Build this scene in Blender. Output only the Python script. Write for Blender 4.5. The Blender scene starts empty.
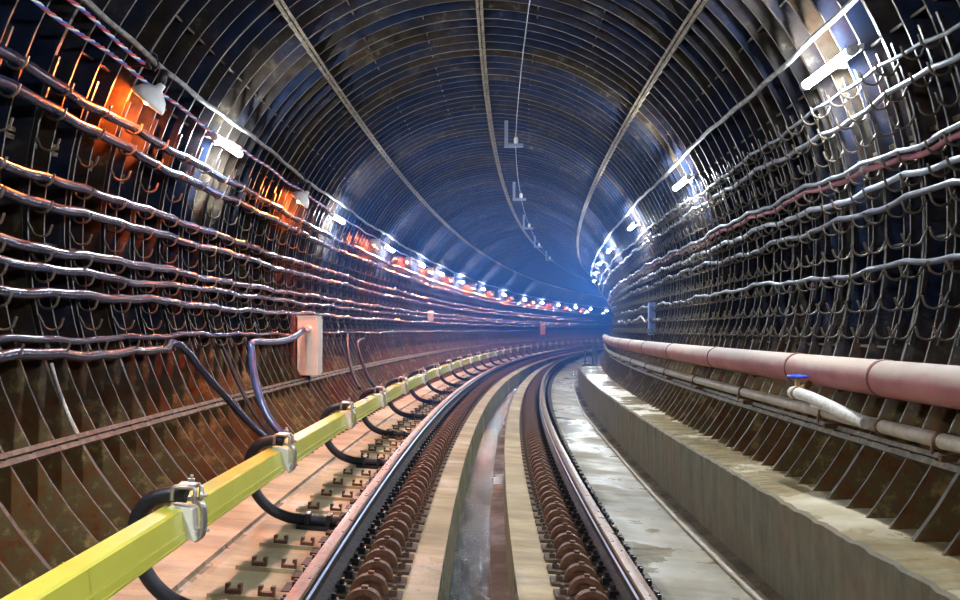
import bpy, math, random
from math import sin, cos, pi, radians, degrees, atan, atan2, sqrt, hypot
from mathutils import Vector
random.seed(7)
scene = bpy.context.scene
COL = scene.collection

# ------------------------------------------------------------------ place
RC = 195.9            # radius of the bend (track centre line), bending right
PSI = -0.0232         # heading of the track at the photographer's feet
SHIFT = 0.054         # track centre right of the photographer
CANT = 0.0755         # outer rail is higher: slope of the track across
CO, CZ = -0.05, 1.85  # centre of the round tunnel in the cross-section
RI, RO = 2.56, 2.80   # rib edge and outer skin of the lining
EYE, FOC, HORIZON = 1.19, 880.0, 329.84
S0, S1 = -4.0, 96.0


def head(s): return PSI + s / RC


def widen(s):
    """the bore opens up a little on the inner side further into the bend"""
    return min(0.45, 0.0006 * max(s, 0.0) ** 2)


def W(s, o, z, tilt=False):
    t = head(s)
    if o > 1.72 and not tilt:
        o += widen(s) * min(1.0, (o - 1.72) / 0.2) * min(1.0, max(0.0, 2.9 - z))
    x = SHIFT + RC * (cos(PSI) - cos(t)) + o * cos(t)
    y = RC * (sin(t) - sin(PSI)) - o * sin(t)
    return Vector((x, y, z - CANT * o if tilt else z))


def ring(a, r):
    a = radians(a)
    return CO + r * sin(a), CZ + r * cos(a)


def Wr(s, a, r):
    o, z = ring(a, r)
    return W(s, o, z)


def frange(a, b, d):
    n = max(1, int(round(abs(b - a) / d)))
    return [a + (b - a) * i / n for i in range(n + 1)]


def nth(n):
    return '%d%s' % (n, 'th' if 10 <= n % 100 <= 20 else {1: 'st', 2: 'nd', 3: 'rd'}.get(n % 10, 'th'))


def nthw(n):
    w = 'first second third fourth fifth sixth seventh eighth ninth tenth eleventh twelfth'.split()
    return w[n - 1] if n <= 12 else nth(n)


# ------------------------------------------------------------------ materials
class NT:
    def __init__(self, name):
        self.m = bpy.data.materials.new(name); self.m.use_nodes = True
        self.t = self.m.node_tree; self.t.nodes.clear()
        self.out = self.t.nodes.new('ShaderNodeOutputMaterial')
        self.geo = None

    def n(self, typ, **kw):
        x = self.t.nodes.new(typ)
        for k, v in kw.items(): setattr(x, k, v)
        return x

    def l(self, a, b): self.t.links.new(a, b)

    def pos(self, scale=(1, 1, 1)):
        if self.geo is None: self.geo = self.n('ShaderNodeNewGeometry')
        mp = self.n('ShaderNodeMapping'); mp.inputs['Scale'].default_value = scale
        self.l(self.geo.outputs['Position'], mp.inputs['Vector'])
        return mp.outputs['Vector']

    def noise(self, scale, detail=5, rough=0.6, stretch=(1, 1, 1)):
        x = self.n('ShaderNodeTexNoise'); x.inputs['Scale'].default_value = scale
        x.inputs['Detail'].default_value = detail; x.inputs['Roughness'].default_value = rough
        self.l(self.pos(stretch), x.inputs['Vector'])
        return x.outputs['Fac']

    def ramp(self, fac, stops):
        r = self.n('ShaderNodeValToRGB'); e = r.color_ramp.elements
        while len(e) < len(stops): e.new(0.5)
        for i, (p, c) in enumerate(stops):
            e[i].position = p
            e[i].color = (c, c, c, 1) if not hasattr(c, '__len__') else (*c, 1)
        self.l(fac, r.inputs['Fac'])
        return r.outputs['Color']

    def mix(self, fac, a, b, mode='MIX'):
        x = self.n('ShaderNodeMix', data_type='RGBA', blend_type=mode)
        for sock, v in ((x.inputs[0], fac), (x.inputs[6], a), (x.inputs[7], b)):
            if hasattr(v, 'is_linked') or hasattr(v, 'links'): self.l(v, sock)
            elif hasattr(v, '__len__'): sock.default_value = (*v, 1)
            else: sock.default_value = v
        return x.outputs[2]

    def bsdf(self, col, rough=0.5, metal=0.0, bump=None, bstr=0.3, bdist=0.01, coat=0.0, spec=None):
        b = self.n('ShaderNodeBsdfPrincipled')
        for k, v in (('Base Color', col), ('Roughness', rough), ('Metallic', metal)):
            s = b.inputs[k]
            if hasattr(v, 'links'): self.l(v, s)
            elif hasattr(v, '__len__'): s.default_value = (*v, 1)
            else: s.default_value = v
        if coat: b.inputs['Coat Weight'].default_value = coat; b.inputs['Coat Roughness'].default_value = 0.12
        if spec is not None: b.inputs['Specular IOR Level'].default_value = spec
        if bump is not None:
            bp = self.n('ShaderNodeBump'); bp.inputs['Strength'].default_value = bstr; bp.inputs['Distance'].default_value = bdist
            self.l(bump, bp.inputs['Height']); self.l(bp.outputs['Normal'], b.inputs['Normal'])
        self.l(b.outputs[0], self.out.inputs['Surface'])
        return self.m


def simple(name, col, rough=0.5, metal=0.0, var=0.25, nscale=9.0, coat=0.0, bstr=0.15, spec=None):
    t = NT(name)
    f = t.noise(nscale, 6)
    c = t.ramp(f, [(0.3, tuple(x * (1 - var) for x in col)), (0.72, tuple(min(1, x * (1 + var)) for x in col))])
    return t.bsdf(c, rough, metal, bump=t.noise(nscale * 4, 4), bstr=bstr, bdist=0.004, coat=coat, spec=spec)


def rusty(name, base, rust, amount=0.5, rough=0.55, metal=0.2, nscale=5.0, dust=None, spec=None):
    t = NT(name)
    f1 = t.noise(nscale, 8, 0.65)
    f2 = t.noise(nscale * 5, 6, 0.7)
    c = t.mix(t.ramp(f1, [(0.62 - amount * 0.4, 0.0), (0.78 - amount * 0.3, 1.0)]), base, rust)
    c = t.mix(t.ramp(f2, [(0.35, 0.75), (0.7, 0.0)]), c, tuple(x * 0.35 for x in base))
    if dust:
        f3 = t.noise(1.7, 6, 0.7)
        c = t.mix(t.ramp(f3, [(0.45, 0.0), (0.75, 0.8)]), c, dust)
    r = t.ramp(f2, [(0.3, rough - 0.15), (0.7, rough + 0.15)])
    return t.bsdf(c, r, metal, bump=f2, bstr=0.35, bdist=0.006, spec=spec)


def lining_material():
    """cast-iron tubbing: blackish oily paint tinted navy for the blue ambient light, brown grime above, rust creeping up from the foot of the walls"""
    t = NT('lining_iron')
    sep = t.n('ShaderNodeSeparateXYZ'); t.l(t.pos(), sep.inputs[0])
    f1 = t.noise(1.3, 7, 0.65); f2 = t.noise(7.0, 8, 0.7); f3 = t.noise(34.0, 5, 0.6)
    navy = t.ramp(f2, [(0.3, (0.004, 0.007, 0.016)), (0.62, (0.011, 0.021, 0.055)), (0.88, (0.075, 0.075, 0.085))])  # blue of the ambient light put into the paint tone
    grime = t.ramp(f2, [(0.3, (0.009, 0.0075, 0.0065)), (0.58, (0.034, 0.027, 0.020)), (0.86, (0.27, 0.215, 0.15))])
    bay = t.noise(1.0, 3, 0.6, (0.5, 2.6, 0.5))
    dark = t.mix(t.ramp(bay, [(0.50, 0.0), (0.60, 1.0)]), navy, grime)
    rust = t.ramp(f2, [(0.26, (0.025, 0.016, 0.008)), (0.42, (0.15, 0.060, 0.020)), (0.54, (0.115, 0.09, 0.038)), (0.66, (0.36, 0.22, 0.075)), (0.84, (0.42, 0.36, 0.20))])
    mr = t.n('ShaderNodeMapRange'); mr.inputs['From Min'].default_value = 1.3; mr.inputs['From Max'].default_value = 0.5
    t.l(sep.outputs['Z'], mr.inputs['Value'])
    ad = t.n('ShaderNodeMath', operation='ADD'); t.l(mr.outputs[0], ad.inputs[0]); ad.use_clamp = True
    t.l(t.ramp(f1, [(0.45, 0.0), (0.75, 0.35)]), ad.inputs[1])
    c = t.mix(ad.outputs[0], dark, rust)
    c = t.mix(t.ramp(f3, [(0.55, 0.0), (0.75, 0.45)]), c, (0.02, 0.018, 0.016))
    r = t.ramp(f2, [(0.3, 0.34), (0.7, 0.62)])
    return t.bsdf(c, r, 0.1, bump=f3, bstr=0.3, bdist=0.006, spec=0.35)


def concrete_material(name, a, b, stain, wet=0.45, streak=(1, 1, 1), spec=None):
    t = NT(name)
    f1 = t.noise(1.1, 7, 0.6); f2 = t.noise(5.0, 8, 0.65, streak); f3 = t.noise(60.0, 4, 0.6)
    c = t.mix(t.ramp(f2, [(0.3, 0.0), (0.7, 1.0)]), a, b)
    c = t.mix(t.ramp(f1, [(0.47, 0.0), (0.66, 0.8)]), c, stain)
    c = t.mix(t.ramp(f3, [(0.55, 0.0), (0.8, 0.5)]), c, tuple(x * 0.4 for x in a))
    f4 = t.noise(2.3, 9, 0.72, (0.5, 1.6, 1))
    c = t.mix(t.ramp(f4, [(0.46, 0.0), (0.56, 0.32), (0.72, 0.75)]), c, tuple(x * 0.42 for x in stain))
    r = t.ramp(f1, [(wet - 0.08, 0.14), (wet + 0.12, 0.75)])
    return t.bsdf(c, r, 0.0, bump=t.mix(0.5, f2, f3), bstr=0.25, bdist=0.01, spec=spec)


def emit_mat(name, col, strength):
    t = NT(name)
    e = t.n('ShaderNodeEmission'); e.inputs['Color'].default_value = (*col, 1); e.inputs['Strength'].default_value = strength
    t.l(e.outputs[0], t.out.inputs['Surface'])
    return t.m


M = {}
M['lining'] = lining_material()
M['edge'] = rusty('worn_rib_edge', (0.075, 0.060, 0.046), (0.14, 0.098, 0.06), 0.5, 0.45, 0.2, 6.0)
M['joint'] = rusty('dusty_joint_flange', (0.12, 0.088, 0.055), (0.30, 0.235, 0.16), 0.45, 0.65, 0.1, 14.0)
M['slab'] = concrete_material('track_slab_concrete', (0.49, 0.38, 0.21), (0.33, 0.265, 0.15), (0.26, 0.215, 0.115), 0.36, (0.3, 2.0, 1))
M['wetslab'] = concrete_material('damp_slab_concrete', (0.36, 0.29, 0.185), (0.22, 0.20, 0.15), (0.20, 0.175, 0.115), 0.47, (0.35, 2.0, 1))
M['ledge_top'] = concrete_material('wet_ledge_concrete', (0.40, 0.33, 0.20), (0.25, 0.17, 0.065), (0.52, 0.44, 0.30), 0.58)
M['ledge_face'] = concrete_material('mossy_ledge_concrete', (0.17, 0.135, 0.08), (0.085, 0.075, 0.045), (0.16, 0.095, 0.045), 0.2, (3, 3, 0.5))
M['drain'] = concrete_material('mossy_drain_concrete', (0.115, 0.125, 0.065), (0.20, 0.19, 0.11), (0.22, 0.16, 0.085), 0.4)
M['silt'] = concrete_material('rusty_silt', (0.085, 0.052, 0.028), (0.15, 0.105, 0.06), (0.06, 0.042, 0.025), 0.45)
M['rail_side'] = rusty('rail_dark_side', (0.028, 0.022, 0.02), (0.075, 0.04, 0.022), 0.4, 0.5, 0.3, 6.0)
M['rail_top'] = rusty('rail_bronze_top', (0.20, 0.098, 0.045), (0.30, 0.165, 0.08), 0.5, 0.36, 0.55, 3.0)
M['rail_shine'] = simple('rail_polished_gauge_face', (0.62, 0.70, 0.86), 0.3, 1.0, 0.08)
M['clamp'] = rusty('rusty_clamp_iron', (0.135, 0.055, 0.026), (0.23, 0.105, 0.05), 0.5, 0.5, 0.2, 18.0)
M['blackiron'] = simple('black_greasy_iron', (0.022, 0.021, 0.023), 0.38, 0.4, 0.3, 30)
M['plate'] = rusty('brown_base_plate', (0.085, 0.05, 0.03), (0.14, 0.085, 0.05), 0.5, 0.6, 0.2, 15)
M['yellow'] = simple('yellow_green_cover', (0.63, 0.60, 0.075), 0.26, 0.0, 0.07, 3, coat=0.5, bstr=0.05)
M['insul'] = simple('cream_insulator', (0.78, 0.74, 0.64), 0.35, 0.0, 0.1, 12)
M['zinc'] = simple('zinc_steel', (0.50, 0.46, 0.42), 0.35, 0.8, 0.2, 20)
M['arm'] = simple('black_painted_arm', (0.014, 0.014, 0.017), 0.45, 0.0, 0.3, 14, spec=0.3)
M['steel'] = rusty('contact_rail_steel', (0.10, 0.075, 0.06), (0.2, 0.11, 0.06), 0.5, 0.5, 0.5, 8)
M['cable'] = simple('blue_black_cable_sheath', (0.018, 0.026, 0.055), 0.24, 0.0, 0.45, 5, spec=0.45, bstr=0.1)
M['cable_grey'] = simple('grey_cable_sheath', (0.20, 0.21, 0.24), 0.4, 0.0, 0.3, 6, spec=0.6)
M['cable_dark'] = simple('dark_cable_sheath', (0.055, 0.055, 0.068), 0.4, 0.0, 0.4, 6, spec=0.6)
M['cable_blue'] = simple('navy_conduit', (0.022, 0.045, 0.12), 0.35, 0.0, 0.25, 5, spec=0.6)
M['cable_red'] = simple('pinkish_red_cable', (0.27, 0.075, 0.095), 0.45, 0.0, 0.5, 6)
M['w_red'] = simple('red_wire', (0.62, 0.045, 0.06), 0.4, 0, 0.1)
M['w_blue'] = simple('blue_wire', (0.05, 0.13, 0.55), 0.4, 0, 0.1)
M['w_white'] = simple('white_wire', (0.78, 0.76, 0.78), 0.4, 0, 0.1)
M['hook'] = rusty('hook_iron', (0.15, 0.13, 0.105), (0.17, 0.10, 0.055), 0.4, 0.4, 0.5, 15)
M['bar'] = rusty('rack_bar_iron', (0.025, 0.023, 0.024), (0.06, 0.035, 0.02), 0.4, 0.4, 0.35, 10)


def red_pipe_material():
    t = NT('faded_red_pipe_paint')
    f = t.noise(3.0, 8, 0.65); f2 = t.noise(26.0, 5, 0.7)
    c = t.ramp(f, [(0.3, (0.21, 0.055, 0.055)), (0.7, (0.34, 0.115, 0.10))])
    if t.geo is None: t.pos()
    sp = t.n('ShaderNodeSeparateXYZ'); t.l(t.geo.outputs['Normal'], sp.inputs[0])
    ad = t.n('ShaderNodeMath', operation='MULTIPLY_ADD'); t.l(t.noise(4.0, 7, 0.7, (1, 0.5, 1)), ad.inputs[0]); ad.inputs[1].default_value = 0.9
    t.l(sp.outputs['Z'], ad.inputs[2])
    c = t.mix(t.ramp(ad.outputs[0], [(0.55, 0.0), (1.0, 0.85)]), c, (0.37, 0.285, 0.215))    # settled dust
    c = t.mix(t.ramp(f2, [(0.6, 0.0), (0.75, 0.4)]), c, (0.12, 0.06, 0.05))
    return t.bsdf(c, 0.55, 0.0, bump=f2, bstr=0.15, bdist=0.004)


M['redpipe'] = red_pipe_material()
M['ring'] = simple('dark_red_coupling', (0.17, 0.05, 0.045), 0.55, 0.1, 0.3, 12)
M['greypipe'] = rusty('grimy_pale_pipe', (0.47, 0.385, 0.29), (0.33, 0.19, 0.10), 0.35, 0.5, 0.1, 3.5)
M['brass'] = rusty('tarnished_brass', (0.38, 0.22, 0.07), (0.28, 0.13, 0.05), 0.4, 0.4, 0.6, 25)
M['bluewheel'] = simple('blue_valve_wheel', (0.03, 0.08, 0.50), 0.35, 0, 0.15, 20)
M['whitehose'] = rusty('whitewashed_hose', (0.74, 0.68, 0.60), (0.62, 0.52, 0.42), 0.3, 0.45, 0.0, 9)
M['box'] = simple('cream_cabinet_paint', (0.66, 0.60, 0.50), 0.45, 0.0, 0.1, 6)
M['boxblue'] = simple('pale_blue_box_paint', (0.16, 0.24, 0.46), 0.4, 0.0, 0.1, 6)
M['pinkbox'] = simple('pinkish_box_paint', (0.66, 0.40, 0.34), 0.5, 0.0, 0.1, 6)
M['lampbody'] = simple('grey_lamp_body', (0.42, 0.42, 0.42), 0.45, 0.2, 0.2, 12)
M['enamel'] = simple('white_enamel', (0.74, 0.72, 0.70), 0.3, 0.0, 0.08, 8)
M['post'] = rusty('red_brown_post', (0.16, 0.035, 0.025), (0.22, 0.08, 0.05), 0.4, 0.5, 0.1, 12)
M['stand'] = simple('navy_painted_steel', (0.025, 0.035, 0.06), 0.45, 0.2, 0.2, 8)
M['wrap'] = rusty('dusty_wrapped_conduit', (0.14, 0.13, 0.125), (0.42, 0.40, 0.38), 0.6, 0.6, 0.0, 14)
M['bracket'] = simple('grey_bracket_paint', (0.24, 0.27, 0.35), 0.45, 0.3, 0.15, 10)
M['wire'] = simple('bare_wire', (0.22, 0.22, 0.24), 0.5, 0.3, 0.1)
TUBE_E, BULB_E = 1250.0, 11500.0
M['tube'] = emit_mat('lit_fluorescent_tube', (0.82, 0.91, 1.0), TUBE_E)
M['bulb'] = emit_mat('lit_orange_bulb', (1.0, 0.165, 0.028), BULB_E)


def water_material():
    t = NT('drain_water')
    f1 = t.noise(14.0, 6, 0.7, (2.2, 0.8, 1)); f2 = t.noise(38.0, 5, 0.75)
    foam_glints = t.ramp(f2, [(0.54, 0.0), (0.60, 1.0)])  # foam bits and lamp glints painted as pale flecks in the water colour
    patch = t.ramp(t.noise(2.6, 5, 0.7, (4.5, 0.7, 1)), [(0.50, 0.0), (0.56, 1.0)])
    mult = t.n('ShaderNodeMix', data_type='RGBA', blend_type='MULTIPLY'); mult.inputs[0].default_value = 1
    t.l(foam_glints, mult.inputs[6]); t.l(patch, mult.inputs[7])
    c = t.mix(mult.outputs[2], (0.045, 0.048, 0.030), (0.42, 0.41, 0.41))
    return t.bsdf(c, 0.10, 0.0, bump=f1, bstr=0.35, bdist=0.02, spec=0.5)


M['water'] = water_material()


# ------------------------------------------------------------------ mesh builder
class MB:
    def __init__(self): self.v = []; self.f = []; self.m = []; self.sm = []

    def face(self, ids, mi=0, smooth=False): self.f.append(ids); self.m.append(mi); self.sm.append(smooth)

    def grid(self, rows, mi=0, closed=False, smooth=False, mis=None, flip=False):
        """rows: lists of points of equal length"""
        b = len(self.v); n = len(rows[0])
        for r in rows: self.v.extend(r)
        for i in range(len(rows) - 1):
            for j in range(n if closed else n - 1):
                k = (j + 1) % n
                q = (b + i * n + j, b + i * n + k, b + (i + 1) * n + k, b + (i + 1) * n + j)
                self.face(q[::-1] if flip else q, mis[j] if mis else mi, smooth)

    def cap(self, pts, mi=0, flip=False):
        b = len(self.v); self.v.extend(pts)
        ids = tuple(range(b, b + len(pts)))
        self.face(ids[::-1] if flip else ids, mi)

    def tube(self, path, r, n=8, mi=0, caps=True, smooth=True):
        rows = []; prev = None
        path = [Vector(p) for p in path]
        for i, p in enumerate(path):
            d = (path[min(i + 1, len(path) - 1)] - path[max(i - 1, 0)])
            d = d.normalized() if d.length > 1e-9 else Vector((0, 1, 0))
            up = prev if prev is not None else (Vector((0, 0, 1)) if abs(d.z) < 0.9 else Vector((1, 0, 0)))
            u = (up - d * up.dot(d))
            u = u.normalized() if u.length > 1e-6 else d.orthogonal().normalized()
            prev = u; w = d.cross(u)
            rr = r[i] if hasattr(r, '__len__') else r
            rows.append([p + (u * cos(2 * pi * k / n) + w * sin(2 * pi * k / n)) * rr for k in range(n)])
        self.grid(rows, mi, True, smooth)
        if caps: self.cap(rows[0], mi, False); self.cap(rows[-1], mi, True)

    def box(self, c, size, mi=0, axes=None, taper=1.0):
        c = Vector(c); ax = axes or (Vector((1, 0, 0)), Vector((0, 1, 0)), Vector((0, 0, 1)))
        b = len(self.v); hx, hy, hz = (s / 2 for s in size)
        for k in (-1, 1):
            tp = taper if k > 0 else 1.0
            for x, y in ((-1, -1), (1, -1), (1, 1), (-1, 1)):
                self.v.append(c + ax[0] * (x * hx * tp) + ax[1] * (y * hy * tp) + ax[2] * (k * hz))
        for q in ((0, 3, 2, 1), (4, 5, 6, 7), (0, 1, 5, 4), (1, 2, 6, 5), (2, 3, 7, 6), (3, 0, 4, 7)):
            self.face(tuple(b + i for i in q), mi)

    def prism(self, prof, y0, y1, mi=0, plane='xz', smooth=False):
        """closed outline (x,z) extruded along y"""
        a = [Vector((x, y0, z)) for x, z in prof]; c = [Vector((x, y1, z)) for x, z in prof]
        self.grid([a, c], mi, True, smooth); self.cap(a, mi, False); self.cap(c, mi, True)

    def lathe(self, prof, c, axis=(0, 0, 1), n=16, mi=0, smooth=True):
        axis = Vector(axis).normalized(); u = axis.orthogonal().normalized(); w = axis.cross(u); c = Vector(c)
        rows = [[c + axis * h + (u * cos(2 * pi * k / n) + w * sin(2 * pi * k / n)) * max(r, 1e-4) for k in range(n)] for r, h in prof]
        self.grid(rows, mi, True, smooth)
        self.cap(rows[0], mi); self.cap(rows[-1], mi, True)

    def build(self, name, mats, parent=None, label=None, base=None):
        me = bpy.data.meshes.new(name)
        vs = self.v if base is None else [Vector(p) - base for p in self.v]
        me.from_pydata([tuple(p) for p in vs], [], self.f)
        for m in (mats if isinstance(mats, (list, tuple)) else [mats]): me.materials.append(M[m])
        me.polygons.foreach_set('material_index', self.m)
        me.polygons.foreach_set('use_smooth', self.sm)
        me.update()
        o = bpy.data.objects.new(name, me); COL.objects.link(o)
        if parent is not None: o.parent = parent
        if base is not None: o.location = base
        if label: o['label'] = label
        return o


def tag(o, label, cat, group=None, kind=None):
    o['label'] = label; o['category'] = cat
    if group: o['group'] = group
    if kind: o['kind'] = kind
    return o


def struct(o, label=None):
    o['kind'] = 'structure'
    if label: o['label'] = label
    return o


def thing(name, label, cat, s, o=0.0, z=0.0, tilt=False, group=None):
    e = bpy.data.objects.new(name, None); COL.objects.link(e)
    e.empty_display_size = 0.1
    place(e, s, o, z, tilt)
    return tag(e, label, cat, group)


def place(e, s, o=0.0, z=0.0, tilt=False):
    e.location = W(s, o, z, tilt)
    e.rotation_euler = (0, CANT if tilt else 0, -head(s))


def kids(o): return [c for c in COL.objects if c.parent == o]


def copy_tree(root, children, label, s, o, z, tilt):
    r = root.copy(); COL.objects.link(r); r['label'] = label
    place(r, s, o, z, tilt)
    for ch, subs in children:
        c = ch.copy(); COL.objects.link(c); c.parent = r
        for g in subs:
            d = g.copy(); COL.objects.link(d); d.parent = c
    return r


def tree_of(root):
    allo = list(COL.objects)
    return [(c, [g for g in allo if g.parent == c]) for c in allo if c.parent == root]


def sweep(mb, prof, ss, tilt=False, closed=False, mis=None, mi=0, smooth=False, caps=True):
    rows = [[W(s, o, z, tilt) for o, z in prof] for s in ss]
    mb.grid(rows, mi, closed, smooth, mis)
    if closed and caps: mb.cap(rows[0], mi); mb.cap(rows[-1], mi, True)


# ------------------------------------------------------------------ tunnel lining (the setting)
def lining(name, a0, a1, label):
    mb = MB()
    n = max(2, int((a1 - a0) / 4)); A = [a0 + (a1 - a0) * i / n for i in range(n + 1)]
    # skin between the ribs
    mb.grid([[Wr(s, a, RO) for a in A] for s in frange(S0, S1, 0.5)], 0)
    if a1 == 129:    # below ledge height the wall only shows past the end of the ledge
        mb.grid([[Wr(s, a, RO) for a in (129, 133, 137, 141, 144)] for s in frange(24.0, S1, 0.5)], 0)
    # ribs every 25 cm; each fourth one is the bolted ring joint
    k = 0; s = S0
    while s < S1:
        t = 0.028 if k % 4 == 0 else 0.015
        ri = RI if k % 4 == 0 else RI + 0.006
        AA = A if s < 45 else A[::2] if (len(A) % 2) else A
        rows = []
        for a in AA:
            rows.append([Wr(s - t / 2, a, RO), Wr(s - t / 2, a, ri), Wr(s + t / 2, a, ri), Wr(s + t / 2, a, RO)])
        mb.grid(rows, 0, False, False, [0, 1, 0])
        k += 1; s = S0 + k * 0.25
    # short stiffeners across the bays and grout plugs
    rnd = random.Random(hash(name) % 1 + 3)
    stiff = [a for a in (-132, -107, -93, -66.5, -53.5, -27, -13, 13, 27, 53.5, 66.5, 93, 107, 132) if a0 <= a <= a1]
    for a in stiff:
        for k in range(int((S1 - S0) / 0.25)):
            s = S0 + k * 0.25
            if s > 48 and k % 2: continue
            if abs(a) != 132 and rnd.random() < 0.30: continue
            r = 2.67 if abs(a) == 132 else 2.61
            da = degrees(0.008 / r)
            rows = [[Wr(q, a - da, RO), Wr(q, a - da, r), Wr(q, a + da, r), Wr(q, a + da, RO)] for q in (s + 0.01, s + 0.24)]
            mb.grid(rows, 0, False, False, [0, 1, 0])
    for a in (-127, -113, 127, 113, -100, 100):
        if not a0 <= a <= a1: continue
        for k in range(int((30 - S0) / 0.25)):
            s = S0 + k * 0.25 + 0.125
            if rnd.random() < 0.35: continue
            o, z = ring(a, RO); ax = Vector((sin(radians(a)), 0, cos(radians(a))))
            t = head(s); axw = Vector((-ax.x * cos(t), ax.x * sin(t), -ax.z))
            mb.lathe([(0.028, -0.01), (0.028, 0.03), (0.02, 0.042), (0.0, 0.043)], W(s, o, z), axw, 6, 0, False)
    return struct(mb.build(name, ['lining', 'edge']), label)


lining('wall_left', -144, -60, 'dark ribbed iron tunnel wall rusting towards its foot, outer side of the bend')
lining('wall_right', 60, 129, 'dark ribbed iron tunnel wall above the concrete ledge')
lining('ceiling', -60, 60, 'blue-black ribbed vault of the tunnel')

TRIMS = [(0, 'dusty joint band along the crown of the vault'), (-38.6, 'dusty joint band along the vault, left of the crown'),
         (43.0, 'dusty joint band along the vault, right of the crown'), (-80, 'grey joint flange behind the hooks of the left wall'),
         (80, 'grey joint flange behind the hooks of the right wall'), (-120, 'dusty horizontal flange above the contact rail'),
         (120, 'grimy horizontal flange under the pale pipe')]
for i, (a, lab) in enumerate(TRIMS):
    mb = MB(); h = 0.034 if abs(a) < 60 else 0.034
    da = degrees(h / RI); r0 = RI + (-0.012 if abs(a) < 60 else 0.09 if abs(a) == 80 else -0.006)
    rows = []
    for s in frange(S0, S1, 0.25):
        j = random.uniform(-0.004, 0.004)
        rows.append([Wr(s, a - da, RO), Wr(s, a - da, r0 + j), Wr(s, a - 0.15, r0 + j), Wr(s, a - 0.15, r0 + 0.03), Wr(s, a + 0.15, r0 + 0.03),
                     Wr(s, a + 0.15, r0 + j), Wr(s, a + da, r0 + j), Wr(s, a + da, RO)])
    mb.grid(rows, 0)
    struct(mb.build('trim_%d' % (i + 1), ['joint']), lab)

# ------------------------------------------------------------------ floor, drain and ledge
FS = frange(S0, S1, 0.5)
mb = MB()
ZS = -0.20
sweep(mb, [(-2.35, ZS + 0.01), (-1.52, ZS), (-1.515, ZS - 0.025), (-1.455, ZS - 0.025), (-1.45, ZS + 0.008), (-1.42, ZS), (-0.22, ZS), (-0.205, ZS - 0.36)], FS, True, mis=[0, 1, 1, 1, 0, 0, 2])
sweep(mb, [(0.185, ZS - 0.36), (0.20, ZS), (0.92, ZS), (1.62, ZS), (1.70, ZS + 0.02), (2.6, ZS + 0.02)], FS, True, mis=[2, 0, 3, 4, 4])
sweep(mb, [(-0.22, ZS - 0.34), (-0.08, ZS - 0.375), (0.03, ZS - 0.36), (0.07, ZS - 0.318), (0.2, ZS - 0.305)], FS, True, mis=[2, 2, 4, 4])
struct(mb.build('floor', ['slab', 'wetslab', 'drain', 'wetslab', 'silt']), 'stained concrete track slab with a sunken middle drain')

mb = MB()
rows = []
for s in frange(S0, S1, 0.25):
    rows.append([W(s, o, ZS - 0.325, True) for o in (-0.21, -0.1, 0.0, 0.1, 0.19)])
mb.grid(rows, 0)
tag(mb.build('drain_water', ['water']), 'dark glinting water lying in the drain between the rails', 'water', kind='stuff')

LEDGE_END = 24.0
mb = MB()
ss = frange(S0, LEDGE_END, 0.07)
rows = []
rj = random.Random(11)
for s in ss:
    j = rj.uniform(-0.011, 0.006); j2 = rj.uniform(-0.005, 0.005)
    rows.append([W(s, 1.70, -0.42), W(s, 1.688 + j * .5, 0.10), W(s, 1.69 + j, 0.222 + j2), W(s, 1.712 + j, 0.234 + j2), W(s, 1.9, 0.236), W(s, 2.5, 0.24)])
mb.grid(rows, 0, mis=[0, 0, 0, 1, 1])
mb.cap(rows[-1] + [W(LEDGE_END, 2.5, -0.42)], 0)
struct(mb.build('floor_ledge', ['ledge_face', 'ledge_top']), 'raised concrete walkway along the right wall, wet on top')

# thin pipe and silt along the foot of the ledge
mb = MB()
P = [W(s, 1.545 + 0.012 * sin(s * 0.7) + (0.02 if s > 15 else 0) * (s - 15) / 10, ZS + 0.015, True) for s in frange(2.0, 24.5, 0.3)]
mb.tube(P, 0.017, 8)
tag(mb.build('foot_conduit', ['greypipe']), 'thin pale conduit lying on the slab along the foot of the ledge', 'conduit')

# ------------------------------------------------------------------ running rails
def make_rail(side, label):
    c = 0.795 * side; g = -side    # gauge side direction
    prof = [(-.075, -.18), (.075, -.18), (.075, -.165), (.012, -.14), (.010, -.055), (.034, -.047), (.037, -.036), (.0375, -.012), (.030, -.002), (0, 0.001),
            (-.030, -.002), (-.0375, -.012), (-.037, -.036), (-.034, -.047), (-.010, -.055), (-.012, -.14), (-.075, -.165)]
    # material per edge: 0 dark side, 1 bronze top, 2 polished gauge face
    mis = [0] * 17
    for k in (7, 8, 9, 10): mis[k] = 1
    root_s = 4.0
    mb = MB(); ss = frange(S0, 90, 0.4)
    rows = [[W(s, c + g * o, z, True) for o, z in prof] for s in ss]
    if side < 0: pass
    mb.grid(rows, 0, True, False, mis, flip=(g < 0))
    mb.cap(rows[0]); mb.cap(rows[-1], 0, True)
    o = mb.build('running_rail', ['rail_side', 'rail_top'])
    tag(o, label, 'rail')
    m2 = MB()
    rows = [[W(s, c + g * (0.0382 + dx), z, True) for dx, z in ((-.0015, -.034), (0.0065, -.043), (.0055, -.047), (-.003, -.050))] for s in ss]  # worn strip as an added lip, tilted and tinted bluish for a bright glint
    m2.grid(rows, 0, flip=(g < 0))
    m2.build('gauge_face', ['rail_shine'], o, 'polished wheel-worn strip, tilted and tinted blue to gleam')
    return o


make_rail(-1, 'left running rail, outer and higher rail of the bend, bronze topped')
make_rail(1, 'right running rail, inner rail of the bend next to the damp slab')


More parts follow.
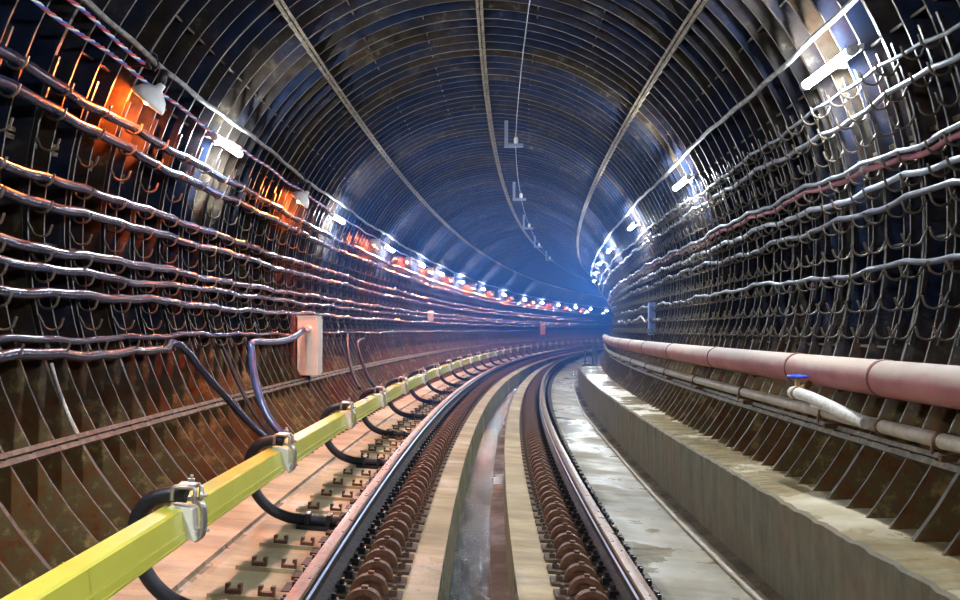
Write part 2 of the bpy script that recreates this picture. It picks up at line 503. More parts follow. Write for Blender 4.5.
# rail fastenings
def fastening(side, label, s):
    t = thing('rail_fastening', label, 'rail fastening', s, 0.795 * side, -0.2, True, 'rail fastenings')
    g = -side
    m = MB(); m.box((g * 0.10, 0, 0.009), (0.60, 0.15, 0.018)); m.build('base_plate', ['plate'], t)
    m = MB()
    oc, on = [], []
    for k in range(15):
        b = pi * k / 14
        oc.append((0.232 - 0.095 * cos(b), .02 + .105 * sin(b) ** 0.85 * (0.82 + 0.18 * (k / 14))))
        on.append((0.236 - 0.068 * cos(b), .02 + .074 * sin(b) ** 0.85 * (0.82 + 0.18 * (k / 14))))
    out = oc + on[::-1]
    m.prism([(g * x, z) for x, z in out], -0.028, 0.024)
    # web that fills the hump
    m.prism([(g * x, z) for x, z in on], -0.012, 0.022)
    m.box((g * 0.235, 0, 0.121), (0.03, 0.03, 0.014)); m.build('clamp_hump', ['clamp'], t, 'rusty arched clamp plate')
    m = MB(); m.box((g * 0.088, 0, 0.036), (0.05, 0.055, 0.036)); m.lathe([(0.013, 0), (0.013, 0.026), (0, 0.027)], (g * 0.090, 0, 0.054), (0, 0, 1), 6, 0, False)
    m.build('inner_clip', ['blackiron'], t)
    m = MB(); m.box((-g * 0.095, 0, 0.042), (0.055, 0.09, 0.05))
    for q in (-0.022, 0.024):
        m.lathe([(0.020, 0), (0.020, 0.03), (0.012, 0.031), (0.012, 0.06), (0, 0.061)], (-g * 0.098, q, 0.066), (0, 0, 1), 6, 0, False)
    m.build('outer_bolt', ['blackiron'], t)
    m = MB(); m.box((g * 0.355, 0, 0.026), (0.035, 0.045, 0.036)); m.lathe([(0.013, 0), (0.013, 0.022), (0, 0.023)], (g * 0.36, 0, 0.044), (0, 0, 1), 6, 0, False)
    m.build('end_bolt', ['plate'], t)
    return t


for side, s_first, count, nm in ((-1, 3.75, 157, 'left'), (1, 4.0, 126, 'right')):
    proto = fastening(side, 'rusty arched rail clamp with black bolts on the %s running rail, first from the camera' % nm, s_first)
    tr = tree_of(proto)
    for k in range(1, count):
        copy_tree(proto, tr, 'rusty arched rail clamp with black bolts on the %s running rail, %s from the camera' % (nm, nthw(k + 1)), s_first + 0.25 * k, 0.795 * side, -0.2, True)
# the rest far round the bend, too small to tell apart
mb = MB()
for side, a, b in ((-1, 43.0, 70.0), (1, 35.5, 45.0)):
    for k in range(int((b - a) / 0.25)):
        s = a + 0.25 * k; g = -side; c = 0.795 * side
        t = head(s); ax = (Vector((cos(t), -sin(t), -CANT)), Vector((sin(t), cos(t), 0)), Vector((0, 0, 1)))
        mb.box(W(s, c + g * 0.25, -0.14, True), (0.15, 0.08, 0.12), 0, ax)
        mb.box(W(s, c - g * 0.095, -0.15, True), (0.05, 0.09, 0.10), 1, ax)
tag(mb.build('distant_rail_fastenings', ['clamp', 'blackiron']), 'tiny rail clamps far round the bend', 'rail fastenings', kind='stuff')


# tie plates on the sleeper ends, left of the left rail
def tie_plate(label, s):
    t = thing('tie_plate', label, 'tie plate', s, -1.13, -0.2, True, 'tie plates beside the left rail')
    m = MB(); m.box((0, -.01, 0.011), (0.38, 0.11, 0.022)); m.build('base', ['slab'], t)
    for x in (-0.07, 0.09):
        m = MB()
        m.prism([(x - .040, .02), (x + .040, .02), (x + .040, .07), (x + .02, .07), (x + .02, .052), (x + .032, .048), (x + .026, .04), (x - .026, .04),
                 (x - .032, .048), (x - .02, .052), (x - .02, .07), (x - .040, .07)], -0.045, -0.015)
        m.build('chair', ['clamp'], t)
    return t


# ------------------------------------------------------------------ contact rail
OC = -1.365      # centre of the cover (track coordinates)
BR = [1.75, 3.98, 5.88, 8.43, 10.65, 12.85, 15.35]
while BR[-1] < 74: BR.append(BR[-1] + 2.3)
SLEEP = [round(3.85 + 0.5 * k, 3) for k in range(55)]
proto = None; n = 0
for s in SLEEP:
    if any(abs(s + 0.0 - (b - 0.02)) < 0.2 for b in BR): continue
    n += 1
    lab = 'brown tie plate with two small notched chairs beside the left rail, %s from the camera' % nthw(n)
    if proto is None: proto = tie_plate(lab, s); tr = tree_of(proto)
    else: copy_tree(proto, tr, lab, s, -1.13, -0.2, True)

mb = MB()
prof = [(OC - .035, .268), (OC + .035, .268), (OC + .035, .25), (OC + .01, .245), (OC + .01, .195), (OC + .03, .185), (OC + .03, .168), (OC - .03, .168), (OC - .03, .185), (OC - .01, .195), (OC - .01, .245), (OC - .035, .25)]
sweep(mb, prof, frange(S0, 80, 0.4), True, True)
tag(mb.build('contact_rail', ['steel']), 'steel contact rail hung under the yellow cover along the left wall', 'rail')

CPROF = [(-.052, .165), (-.056, .20), (-.050, .292), (-.040, .302), (.034, .298), (.046, .290), (.056, .215), (.058, .205), (.064, .200), (.066, .172), (.072, .168), (.070, .160), (.058, .162), (.055, .19), (.045, .215), (.037, .278), (-.040, .283), (-.044, .2)]
for i in range(len(BR) - 1):
    a, b = BR[i] + 0.045, BR[i + 1] - 0.025
    mb = MB()
    rows = [[W(s, OC + o, z, True) for o, z in CPROF] for s in frange(a, b, 0.3)]
    mb.grid(rows, 0, True); mb.cap(rows[0]); mb.cap(rows[-1], 0, True)
    o = mb.build('contact_rail_cover', ['yellow'], base=W(a, OC, 0.16, True))
    tag(o, 'yellow-green cover length over the contact rail, %s from the camera' % nthw(i + 1), 'rail cover', 'yellow covers of the contact rail')
    if i < 9:
        m = MB(); mid = a + (b - a) * 0.55
        rows = [[W(s, OC + o2 * 1.03, z + dz, True) for o2, z, dz in ((-.056, .20, 0), (-.050, .294, .003), (-.040, .304, .002), (.034, .300, .002), (.047, .291, .002), (.058, .205, 0), (.066, .198, 0), (.074, .166, -.002))] for s in (mid, mid + 0.006)]
        m.grid(rows, 0)
        m.build('cover_seam', ['yellow'], o, base=None).location = -W(a, OC, 0.16, True)


def bracket(label, s):
    t = thing('contact_rail_bracket', label, 'bracket', s, OC, -0.2, True, 'brackets of the contact rail')
    z0 = 0.2   # local z is above the slab
    def q(pts, n=5):
        out = []
        P = [Vector(p) for p in pts]
        for i in range(len(P) - 1):
            p0, p1, p2, p3 = P[max(i - 1, 0)], P[i], P[i + 1], P[min(i + 2, len(P) - 1)]
            for k in range(n):
                u = k / n
                out.append(0.5 * ((2 * p1) + (-p0 + p2) * u + (2 * p0 - 5 * p1 + 4 * p2 - p3) * u * u + (-p0 + 3 * p1 - 3 * p2 + p3) * u ** 3))
        out.append(P[-1]); return out
    m = MB()
    path = q([(0.015, -.03, .555), (-.06, -.03, .552), (-.14, -.03, .52), (-.195, -.03, .44), (-.19, -.03, .32), (-.13, -.03, .19), (-.03, -.03, .10), (.10, -.03, .055), (.25, -.03, .05), (.44, -.03, .05)])
    m.tube(path, 0.036, 8); m.build('arm', ['arm'], t, 'black curved carrying arm')
    # insulator block filling the gap between two cover lengths
    m = MB()
    out = [(o * 1.12, z + z0 + (0.006 if z > 0.25 else 0)) for o, z in CPROF[:13]]
    m.prism(out, -0.055, 0.03); m.build('insulator', ['insul'], t, 'cream insulator block between two covers')
    # bolted hoop
    m = MB()
    h = [(-.075, .0, .36), (-.085, 0, .44), (-.078, 0, .505), (-.05, 0, .53), (0, 0, .535), (.05, 0, .53), (.082, 0, .50), (.092, 0, .44), (.088, 0, .375), (.06, 0, .352)]
    for dy in (-.012, .020): m.tube([(x, dy, z) for x, y, z in q(h, 3)], 0.011, 6)
    m.build('hoop', ['zinc'], t, 'shiny bolted hoop')
    m = MB()
    for dy in (-.075, .012):
        m.tube([(-.035, dy, .535), (-.035, dy, .585), (-.025, dy, .597), (.055, dy, .597), (.065, dy, .585), (.065, dy, .53)], .010, 6)
    m.box((0.015, -.03, .599), (.07, .085, .010)); m.build('yoke', ['zinc'], t)
    m = MB()
    for x, y, z, ax in ((.07, -.01, .555, (1, 0, 0)), (.088, .0, .395, (1, 0, .2)), (.03, -.03, .615, (0, 0, 1))):
        m.lathe([(0.017, 0), (0.017, 0.014), (0.009, 0.015), (0.009, 0.030), (0, 0.031)], (x, y, z), ax, 6, 0, False)
    m.build('bolt', ['zinc'], t)
    m = MB(); m.box((.33, -.03, .012), (.34, .15, .024))
    for x in (.22, .36): m.box((x, -.03, .06), (.03, .10, .075))
    m.build('foot_plate', ['blackiron'], t)
    return t


proto = None
for i, s in enumerate(BR[1:]):
    lab = 'black curved bracket with cream insulator holding the contact rail, %s from the camera' % nthw(i + 1)
    if proto is None: proto = bracket(lab, s); tr = tree_of(proto)
    else: copy_tree(proto, tr, lab, s, OC, -0.2, True)


# ------------------------------------------------------------------ hook racks
CL = [-72.5, -75.9, -84.6, -88.0, -94.4, -97.0, -100.5, -106.6]
HOOKS_L = [-72.9, -76.3, -80.4, -85.0, -88.5, -91.6, -94.9, -97.5, -101.0, -103.8, -107.1]
CR = [(70.5, 'cable_grey', .012), (73.8, 'cable_grey', .017), (82.0, 'cable_red', .018), (84.8, 'cable_grey', .02), (88.25, 'cable_dark', .02), (96.4, 'cable_dark', .018)]
HOOKS_R = [71.0, 74.4, 78.0, 82.6, 85.4, 88.9, 93.0, 97.1, 101.2, 105.0]


def rack_mesh(angles, side, a0, a1):
    m = MB()
    A = frange(a0, a1, 3.0); rows = []
    for a in A:
        da = 0.0
        pts = []
        for dy, r in ((-.009, 2.557), (-.009, 2.532), (.009, 2.532), (.009, 2.557)):
            o, z = ring(a, r); pts.append(Vector((o, dy, z)))
        rows.append(pts)
    m.grid(rows, 0, True, flip=side > 0); m.cap(rows[0]); m.cap(rows[-1], 0, True)
    hs = []
    for a in angles:
        h = MB(); o, z = ring(a, 2.535); P = []
        # a J cradle standing in from the wall
        P.append(Vector((o, 0, z + .03))); P.append(Vector((o - side * .012, .004, z + .0)))
        for k in range(7):
            b = pi * k / 6
            P.append(Vector((o - side * (.075 - .055 * cos(b)), .006, z - .012 - .045 * sin(b))))
        P.append(Vector((o - side * .138, .006, z + .012)))
        h.tube(P, 0.0075, 5, 0, True)
        hs.append(h)
    return m, hs


def racks(side, angles, a0, a1, svals, lab, grp, near):
    bar, hs = rack_mesh(angles, side, a0, a1)
    wd = (lambda q: 0.75 * widen(q)) if side > 0 else (lambda q: 0.0)
    root = thing('cable_rack', lab % nthw(1), 'cable rack', svals[0], wd(svals[0]), 0, False, grp)
    bar.build('bar', ['bar'], root)
    for h in hs: h.build('hook', ['hook'], root)
    tr = tree_of(root)
    for k, s in enumerate(svals[1:]):
        copy_tree(root, tr, lab % nthw(k + 2), s, wd(s), 0, False)
    for k, s in enumerate(near):    # beside the photographer, just outside the photo
        copy_tree(root, tr, 'hook bar on the %s wall beside the photographer, just outside the photo, %s of them' % ('right' if side > 0 else 'left', nthw(k + 1)), s, wd(s), 0, False)


racks(-1, HOOKS_L, -69, -109, [4.5 + 0.5 * k for k in range(71)], 'iron bar with a column of cable hooks on the left wall, %s from the camera', 'cable racks on the left wall', [4.0, 3.5, 3.0, 2.5])
sv = []
for k in range(41): sv += [4.4 + 0.5 * k, 4.59 + 0.5 * k]
racks(1, HOOKS_R, 68, 107, sv, 'iron bar with a column of cable hooks on the right wall, %s from the camera', 'cable racks on the right wall', [3.9, 3.4, 2.9, 2.4])


# ------------------------------------------------------------------ cables along the walls
def wobble(seed):
    r = random.Random(seed); ph = [r.uniform(0, 6.28) for _ in range(4)]; am = [r.uniform(.4, 1) for _ in range(4)]
    return lambda s: 0.010 * am[0] * sin(2 * pi * s / 2.7 + ph[0]) + 0.010 * am[1] * sin(2 * pi * s / 1.31 + ph[1]) + 0.014 * am[2] * sin(2 * pi * s / 6.1 + ph[2])


def wall_cable(name, a, r, rad, mat, label, s0, s1, seed, sag=0.012, grp=None, n=8, amp=1.0, pts=None):
    w = wobble(seed); P = []
    s = s0
    while s < s1:
        o, z = ring(a, r)
        P.append(W(s, o, z + amp * w(s) - sag * abs(sin(pi * (s - 4.0) / 0.5))))
        s += 0.125 if s < 20 else 0.25 if s < 45 else 0.5
    if pts: P = P + pts
    m = MB(); m.tube(P, rad, n)
    return tag(m.build(name, [mat]), label, 'cable', grp)


LL = ['blue-black cable on the left wall, topmost of the thick ones under the lamps',
      'blue-black cable on the left wall, second from the top',
      'blue-black cable on the left wall, third from the top, below a row of empty hooks',
      'blue-black cable on the left wall, fourth from the top',
      'blue-black cable on the left wall, fifth from the top',
      'blue-black cable on the left wall, sixth from the top',
      'blue-black cable on the left wall, third from the bottom',
      'thin blue-black cable on the left wall, just above the diving one']
for i, a in enumerate(CL):
    wall_cable('power_cable', a, 2.46, [.034, .035, .031, .033, .033, .028, .032, .021][i], 'cable', LL[i], S0, 88, 20 + i, grp='cables along the left wall', sag=.010)
# the lowest one leaves the wall and dives to the contact rail
dive = [Wr(s, a, r) for s, a, r in ((6.72, -108.0, 2.45), (6.86, -108.6, 2.44), (6.98, -110.5, 2.43), (7.08, -113.5, 2.43), (7.2, -117, 2.42), (7.32, -121, 2.41), (7.40, -126, 2.40), (7.46, -131, 2.38), (7.52, -136, 2.34))]
wall_cable('power_cable', -108.7, 2.46, .031, 'cable', 'lowest blue-black cable of the left wall, diving down behind the contact rail', S0, 6.65, 33, pts=dive, grp='cables along the left wall')
RL = ['thin grey cable on the right wall, topmost below the lamps', 'grey cable on the right wall, second below the lamps',
      'pinkish red cable on the right wall', 'grey cable running just under the red one',
      'dark cable on the right wall, second under the red one', 'lowest dark cable on the right wall, alone among empty hooks']
for i, (a, mat, rad) in enumerate(CR):
    wall_cable('power_cable' if i != 2 else 'red_cable', a, 2.47, rad, mat, RL[i], S0, 42, 60 + i, sag=.014, grp='cables along the right wall', amp=1.5)
wall_cable('power_cable', 81.0, 2.455, .015, 'cable_grey', 'pale grey cable tied alongside the red cable on the right wall', S0, 42, 62, sag=.014, grp='cables along the right wall', amp=1.5)
# pale loose cable low on the right wall, beyond the blue box
P = []
for s in frange(13.0, 21.5, 0.12):
    o, z = ring(101.5, 2.45)
    P.append(W(s, o, z + .05 * sin(s * 2.1) * sin(s * 0.9) + .02 * sin(s * 5)))
m = MB(); m.tube(P, .016, 6)
tag(m.build('power_cable', ['whitehose']), 'pale loose cable wriggling along the right wall beyond the blue box', 'cable')

# wrapped conduits that the lamps hang on
for side, a, lab in ((-1, -61.4, 'dusty wrapped conduit along the left row of lamps'), (1, 61.0, 'pale wrapped conduit along the right row of lamps')):
    P = []
    s = S0
    while s < (88 if side < 0 else 42):
        o, z = ring(a, 2.50)
        d = 0.018 * sin(2 * pi * s / 4.2 + 1) + .006 * sin(2 * pi * s / 0.9)
        P.append(W(s, o, z + d)); s += 0.12 if s < 25 else 0.3
    m = MB(); m.tube(P, [.017 + .005 * random.random() for _ in P], 8)
    tag(m.build('lamp_conduit', ['wrap']), lab, 'conduit')


# twisted wires under the conduit
def twisted(a, r, s0, s1, label, rad=.0068, pitch=.20, seed=0):
    base = W(s0, *ring(a, r))
    e = bpy.data.objects.new('twisted_wires', None); COL.objects.link(e); e.location = base
    tag(e, label, 'wires')
    w = wobble(seed + 90)
    for k, mat in enumerate(('w_red', 'w_blue', 'w_white')):
        P = []; s = s0
        while s < s1:
            ph = 2 * pi * s / pitch + k * 2 * pi / 3
            o, z = ring(a, r)
            P.append(W(s, o + .0075 * cos(ph), z + .0075 * sin(ph) + w(s)) - base); s += .022 if s < 12 else .06
        m = MB(); m.tube(P, rad, 5)
        m.build('strand', [mat], e, {'w_red': 'red strand', 'w_blue': 'blue strand', 'w_white': 'white strand'}[mat])


twisted(-65.2, 2.45, 2.5, 26, 'red, blue and white twisted wires along the left lamps, lower of two runs', seed=1)
twisted(-63.0, 2.46, 2.5, 5.8, 'red, blue and white twisted wires ending at the first hanging shade, upper run', seed=2)

# ------------------------------------------------------------------ lamps
def tube_lamp(side, s, label, a=66.3, L=0.72):
    o, z = ring(side * a, 2.43)
    t = thing('tube_lamp', label, 'lamp', s, o, z, False, 'fluorescent lamps')
    m = MB()
    m.tube([(0, -L / 2, 0), (0, L / 2, 0)], 0.028, 10); m.build('tube', ['tube'], t, 'glowing white tube')
    m = MB()
    m.box((side * .047, 0, .018), (.03, L + .06, .03)); m.box((side * .09, 0, .02), (.06, .04, .03))
    m.build('housing', ['lampbody'], t)
    for y in (-1, 1):
        m = MB(); m.lathe([(.033, 0), (.033, .045), (.02, .05)], (0, y * (L / 2 - .01), 0), (0, y, 0), 10); m.build('end_cap', ['lampbody'], t)
    return t


LT = [7.75, 12.85, 17.7, 22.05, 25.5, 29.8, 35.0, 40.85, 47.05, 53.0, 58.55, 64.65, 70.2, 76.2]
RT = [5.48, 9.83, 13.95, 18.25, 21.75, 25.6, 29.5]
root = None
for side, arr, nm in ((-1, [2.7, -2.4] + LT, 'left'), (1, [1.3, -3.0] + RT, 'right')):
    root = None
    for i, s in enumerate(arr):
        if i < 2: lab = 'fluorescent tube lamp on the %s wall %s' % (nm, ('beside', 'behind')[i] + ' the photographer')
        else: lab = 'glaring white tube lamp on the %s wall, %s from the camera' % (nm, nthw(i - 1))
        if root is None: root = tube_lamp(side, s, lab); tr = tree_of(root)
        else:
            o, z = ring(side * 66.3, 2.43); copy_tree(root, tr, lab, s, o, z, False)


def shade_lamp(s, label):
    o, z = ring(-67.3, 2.37)
    t = thing('shade_lamp', label, 'lamp', s, o, z, False, 'hanging shades on the left wall')
    m = MB()
    prof = [(.024, .12), (.03, .08), (.06, .06), (.10, .03), (.125, -.015), (.13, -.04)]
    n = 20
    rows = [[Vector((r * cos(2 * pi * k / n), r * sin(2 * pi * k / n), h)) for k in range(n)] for r, h in prof]
    rows += [[Vector((max(r - .006, .01) * cos(2 * pi * k / n), max(r - .006, .01) * sin(2 * pi * k / n), h - .004)) for k in range(n)] for r, h in prof[::-1]]
    m.grid(rows, 0, True, True); m.cap(rows[0]); m.cap(rows[-1], 0, True)
    m.build('shade', ['enamel'], t, 'white enamel cone shade')
    m = MB(); m.lathe([(.0, -.06), (.02, -.05), (.028, -.03), (.026, -.01), (.014, .03)], (0, 0, 0), (0, 0, 1), 10); m.build('bulb', ['bulb'], t, 'orange glowing bulb')
    m = MB(); m.lathe([(.02, .09), (.03, .11), (.03, .19), (.015, .195)], (.045, 0, 0), (.25, 0, 1), 10)
    m.tube([(0, -.03, .20), (-.02, -.05, .26), (.0, -.02, .31), (.02, .03, .30), (.03, .05, .24), (.01, .03, .19)], .007, 5)
    m.tube([(0, 0, .20), (-.06, 0, .22), (-.12, .02, .23), (-.19, .02, .20)], .010, 6); m.build('socket', ['blackiron'], t)
    for c in kids(t):
        if c.name.split('.')[0] != 'socket': c.rotation_euler = (0, radians(42), 0)
    return t


SH = [5.9, 10.45, 15.9, 19.9, 23.35, 27.4, 32.45, 37.2, 43.1, 50.0, 55.8, 61.6, 67.4]
root = shade_lamp(SH[0], 'white cone shade with orange bulb on the left wall, nearest to the camera'); tr = tree_of(root)
for i, s in enumerate(SH[1:]):
    o, z = ring(-67.3, 2.37)
    copy_tree(root, tr, 'white cone shade with orange bulb on the left wall, %s from the camera' % nthw(i + 2), s, o, z, False)

# ------------------------------------------------------------------ overhead wire and brackets
P = []
for s in frange(0.5, 60, 0.4):
    o = 0.42 - 0.013 * (s - 7.75) if s < 14 else 0.34
    P.append(W(s, max(o, .34), 4.15 - .03 * abs(sin(pi * (s - 13.6) / 5.6))))
m = MB(); m.tube(P, .006, 5)
tag(m.build('overhead_wire', ['wire']), 'thin wire strung along the crown of the vault', 'wire')
proto = None
for i, s in enumerate([13.5, 19.1, 24.6, 30.2, 35.8]):
    lab = 'grey L-shaped bracket hanging from the vault, %s from the camera' % nthw(i + 1)
    if proto is None:
        proto = thing('wire_bracket', lab, 'bracket', s, 0.20, 4.03, False, 'wire brackets on the vault')
        m = MB(); m.box((0, 0, .185), (.055, .05, .40)); m.build('hanger', ['bracket'], proto)
        m = MB(); m.box((.115, 0, .0), (.29, .06, .05)); m.build('foot', ['bracket'], proto)
        m = MB(); m.lathe([(.03, .02), (.036, .04), (.036, .10), (.022, .13), (.0, .131)], (.15, 0, 0), (0, 0, 1), 12); m.build('insulator', ['insul'], proto, 'small white insulator')
        tr = tree_of(proto)
    else: copy_tree(proto, tr, lab, s, 0.20, 4.03, False)

# ------------------------------------------------------------------ pipes on the right
def pipe(name, o, z, rad, s0, s1, mat, label, rings, ringmat, rw, rr):
    base = W(4, o, z)
    P = [W(s, o, z) - base for s in frange(s0, s1, 0.3)]
    m = MB(); m.tube(P, rad, 24)
    t = m.build(name, [mat]); t.location = base; tag(t, label, 'pipe')
    for s in rings:
        m = MB(); m.tube([W(q, o, z) - base for q in (s - rw / 2, s - rw * .4, s + rw * .4, s + rw / 2)], [rad + rr * .5, rad + rr, rad + rr, rad + rr * .5], 24)
        m.build('coupling', [ringmat], t, 'dark band round the pipe')
    return t


pipe('water_main', 2.125, .932, .098, S0, 42, 'redpipe', 'thick faded red water pipe along the right wall', [3.3, 4.66, 5.97, 8.2, 10.4, 12.6, 14.4, 16.4, 18.4, 20.6, 23], 'ring', .035, .006)
pipe('drain_pipe', 2.105, .681, .037, S0, 42, 'greypipe', 'thin grimy pale pipe under the red one', [4.05, 4.66, 5.45, 7.25, 9.05, 10.8, 12.5, 14.4, 16.5], 'clamp', .03, .008)
# brackets that carry both pipes
proto = None
for i, s in enumerate([4.05, 5.45, 7.25, 9.05, 10.8, 12.5, 14.4, 16.5, 19.0, 22.0]):
    lab = 'rusty pipe bracket under the two pipes, %s from the camera' % nthw(i + 1)
    if proto is None:
        proto = thing('pipe_bracket', lab, 'bracket', s, 2.12, .60, False, 'pipe brackets on the right wall')
        m = MB(); m.box((.07, 0, -.0), (.19, .03, .03)); m.build('lower_arm', ['clamp'], proto)
        m = MB(); m.box((.14, 0, .217), (.16, .03, .025)); m.build('upper_arm', ['clamp'], proto)
        m = MB(); m.tube([(-.06, 0, .02), (-.058, 0, .07), (-.02, 0, .125), (.03, 0, .11), (.06, 0, .07)], .008, 5); m.build('strap', ['clamp'], proto)
        tr = tree_of(proto)
    else: copy_tree(proto, tr, lab, s, 2.12, .60, False)

# branch with valve and whitewashed hose
t = thing('branch_valve', 'brass valve with blue wheel below the red pipe', 'valve', 5.55, 1.97, .80)
m = MB(); m.lathe([(.03, -.05), (.032, -.02), (.024, .0), (.026, .03), (.016, .035), (.016, .075), (.010, .08), (.010, .095)], (0, 0, 0), (0, 0, 1), 12)
m.tube([(0, 0, 0), (.10, .03, .06), (.14, .03, .10)], .022, 8); m.build('valve_body', ['brass'], t)
m = MB()
m.tube([(.055 * cos(k * pi / 8), .055 * sin(k * pi / 8), .098) for k in range(17)], .009, 6, caps=False)
m.lathe([(.016, .088), (.018, .112), (0, .114)], (0, 0, 0), (0, 0, 1), 8)
for k in range(4):
    a = k * pi / 2; m.tube([(.01 * cos(a), .01 * sin(a), .1), (.055 * cos(a), .055 * sin(a), .098)], .008, 5)
m.build('handwheel', ['bluewheel'], t, 'blue handwheel')
base = W(5.55, 1.97, .80)
m = MB()
pts = [(5.62, 1.965, .79), (5.58, 1.955, .795), (5.45, 1.955, .795), (5.3, 1.965, .785), (5.1, 1.99, .755), (4.9, 2.02, .72), (4.72, 2.045, .695)]
m.tube([W(*p) - base for p in pts], [.036, .04, .038, .036, .036, .036, .034], 10)
h = m.build('hose', ['whitehose']); h.location = base
tag(h, 'whitewashed hose curving from the valve down to the pale pipe', 'hose')
m = MB(); m.lathe([(.044, -.015), (.046, .0), (.044, .015)], W(5.5, 1.955, .795) - base, (sin(head(5.5)), cos(head(5.5)), 0), 12); m.build('clip', ['brass'], h, 'brass hose clip')
m = MB(); m.tube([W(*p) for p in ((5.44, 2.02, .72), (5.3, 2.03, .725), (5.12, 2.045, .70), (5.02, 2.06, .685))], .014, 8)
tag(m.build('hose', ['whitehose']), 'short thin pale hose lying under the whitewashed one', 'hose')

# ------------------------------------------------------------------ cabinets on the walls
def cabinet(s, o, zb, label, mat='box', post=True, w=.30, d=.24, h=.72):
    t = thing('equipment_cabinet', label, 'cabinet', s, o, zb)
    m = MB(); m.box((0, 0, h / 2), (d, w, h)); m.box((0, 0, h + .008), (d + .02, w + .02, .016)); m.build('body', [mat], t)
    m = MB(); m.box((d / 2 + .008, 0, h * .5), (.016, w * .92, h * .94)); m.box((d / 2 + .018, 0, h * .48), (.006, w * .9, .008)); m.build('door', [mat], t)
    m = MB(); m.lathe([(.045, 0), (.05, .03), (.035, .06), (.028, .09)], (.02, -w / 2, h * .80), (0, -1, 0), 12); m.build('gland', ['enamel'], t, 'white cable gland')
    if post:
        m = MB(); m.box((-d * .70, -w * .5, .02), (.05, .05, 1.45)); m.box((-d * .70, .10, .02), (.05, .05, 1.3)); m.build('post', ['post'], t, 'red-brown mounting post')
        m = MB(); m.tube([(-.02, .05, 0), (-.02, .05, -.14), (-.05, .04, -.40)], .028, 8); m.build('outlet', ['blackiron'], t)
    return t


cabinet(10.95, -2.24, .63, 'cream cabinet on a red-brown post at the left wall', w=.28)
cabinet(53.0, -2.24, .90, 'small far cream cabinet at the left wall round the bend', post=True, w=.28)
t = thing('junction_box', 'small tilted pinkish box among the left cables, below the fifth cone shade', 'box', 23.8, -2.30, 1.45)
m = MB(); m.box((0, 0, .12), (.12, .20, .24)); m.build('body', ['pinkbox'], t)
m = MB(); m.box((.067, 0, .12), (.014, .18, .22)); m.build('lid', ['pinkbox'], t)
t.rotation_euler[0] = radians(18)
t = thing('junction_box', 'narrow pale blue box on the right wall', 'box', 13.7, 2.33, 1.11)
m = MB(); m.box((0, 0, .25), (.09, .10, .50)); m.build('body', ['boxblue'], t)
m = MB(); m.box((-.05, 0, .25), (.012, .09, .48)); m.build('lid', ['boxblue'], t)
m = MB(); m.tube([(0, 0, 0), (0, 0, -.07)], .02, 8); m.build('gland', ['blackiron'], t)

# conduit from the cream cabinet down to the contact rail, and straps further on
def droop(name, pts, rad, mat, label, cat='cable'):
    P = [Wr(*p) for p in pts]
    out = []
    for i in range(len(P) - 1):
        p0, p1, p2, p3 = P[max(i - 1, 0)], P[i], P[i + 1], P[min(i + 2, len(P) - 1)]
        for k in range(5):
            u = k / 5
            out.append(0.5 * ((2 * p1) + (-p0 + p2) * u + (2 * p0 - 5 * p1 + 4 * p2 - p3) * u * u + (-p0 + 3 * p1 - 3 * p2 + p3) * u ** 3))
    out.append(P[-1])
    m = MB(); m.tube(out, rad, 8)
    return tag(m.build(name, [mat]), label, cat)


droop('feeder_cable', [(10.70, -106.6, 2.31), (10.3, -108.6, 2.36), (9.7, -109.2, 2.42), (9.0, -108.8, 2.43), (8.78, -109.3, 2.43), (8.72, -111, 2.43), (8.5, -115, 2.42), (8.2, -121, 2.40), (7.95, -128, 2.39), (7.85, -135, 2.36)], .036, 'cable_blue',
      'navy conduit leaving the cream cabinet and bending down to the floor')
droop('feeder_cable', [(15.5, -109.5, 2.46), (14.8, -110.5, 2.44), (14.5, -113, 2.43), (14.2, -119, 2.41), (13.8, -127, 2.39), (13.6, -134, 2.36)], .026, 'arm', 'dark feeder cable dropping down the left wall beyond the cream cabinet')
droop('feeder_cable', [(14.2, -107.5, 2.46), (13.9, -110, 2.44), (13.5, -115, 2.42), (13.0, -122, 2.40), (12.6, -129, 2.38)], .026, 'arm', 'dark feeder cable dropping just beyond the cream cabinet')
droop('feeder_cable', [(8.05, -107.5, 2.5), (8.1, -112, 2.49), (8.05, -118, 2.48), (7.95, -125, 2.47), (7.9, -131, 2.46)], .018, 'arm', 'thin black strap crossing the ribs left of the navy conduit')
droop('pipe_strut', [(5.03, -109.5, 2.545), (5.02, -112, 2.55), (5.0, -116, 2.55), (4.98, -119.3, 2.545)], .010, 'whitehose', 'pale metal strut along one rib at the left edge of the photo', 'strut')

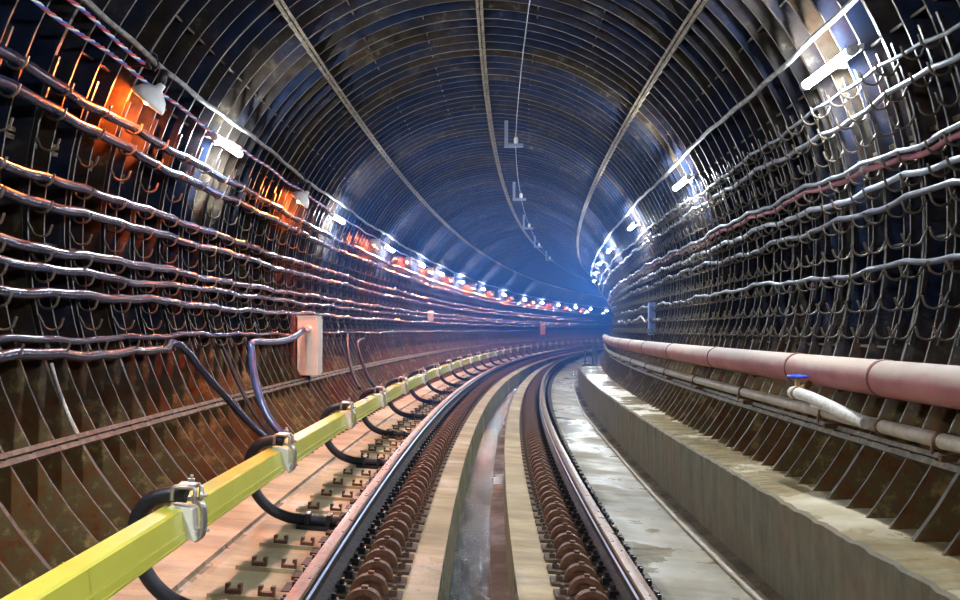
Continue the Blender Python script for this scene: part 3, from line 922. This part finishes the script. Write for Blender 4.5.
# steel frame at the far end of the ledge
t = thing('steel_stand', 'dark steel frame standing at the far end of the ledge', 'stand', 23.4, 1.825, .236)
m = MB(); m.box((0, 0, .60), (.40, .10, .05)); m.build('top_bar', ['stand'], t)
for x, y in ((-.13, 0), (.07, -.03), (.17, .03)):
    m = MB(); m.box((x, y, .30), (.045, .045, .58)); m.build('leg', ['stand'], t)
m = MB(); m.box((.0, 0, .03), (.38, .16, .06)); m.build('base', ['stand'], t)

# ------------------------------------------------------------------ haze hanging in the bend
HAZE = 0.0108
mb = MB()
rows = [[Wr(s, a, 2.50) if abs(a) < 132 else Wr(s, a, 2.40) for a in range(-140, 141, 10)] for s in frange(10, 92, 1.0)]
mb.grid(rows, 0, True, flip=True); mb.cap(rows[0], 0, True); mb.cap(rows[-1])
ht = NT('blue_haze')
vs = ht.n('ShaderNodeVolumePrincipled'); vs.inputs['Color'].default_value = (0.09, 0.32, 1.0, 1); vs.inputs['Density'].default_value = HAZE; vs.inputs['Anisotropy'].default_value = 0.2
ht.l(vs.outputs[0], ht.out.inputs['Volume']); M['haze'] = ht.m
hz = mb.build('haze', ['haze'])
tag(hz, 'thin bluish haze hanging in the far bend of the tunnel', 'haze', kind='stuff')

# ------------------------------------------------------------------ world, camera, view
w = bpy.data.worlds.new('tunnel_gloom'); scene.world = w; w.use_nodes = True
bg = w.node_tree.nodes['Background']; bg.inputs['Color'].default_value = (0.07, 0.16, 0.50, 1); bg.inputs['Strength'].default_value = 0.5

cam = bpy.data.cameras.new('camera'); co = bpy.data.objects.new('camera', cam); COL.objects.link(co)
cam.sensor_fit = 'HORIZONTAL'; cam.sensor_width = 36.0; cam.lens = 36.0 * FOC / 960.0
cam.clip_start = 0.05; cam.clip_end = 300
co.location = (0, 0, EYE)
co.rotation_euler = (radians(90) + atan((HORIZON - 300) / FOC), 0, 0)
scene.camera = co
scene.view_settings.view_transform = 'Standard'
scene.view_settings.look = 'None'
scene.view_settings.gamma = 1
scene.view_settings.exposure = -0.6
scene.cycles.use_denoising = True
scene.cycles.max_bounces = 6
scene.cycles.volume_bounces = 0
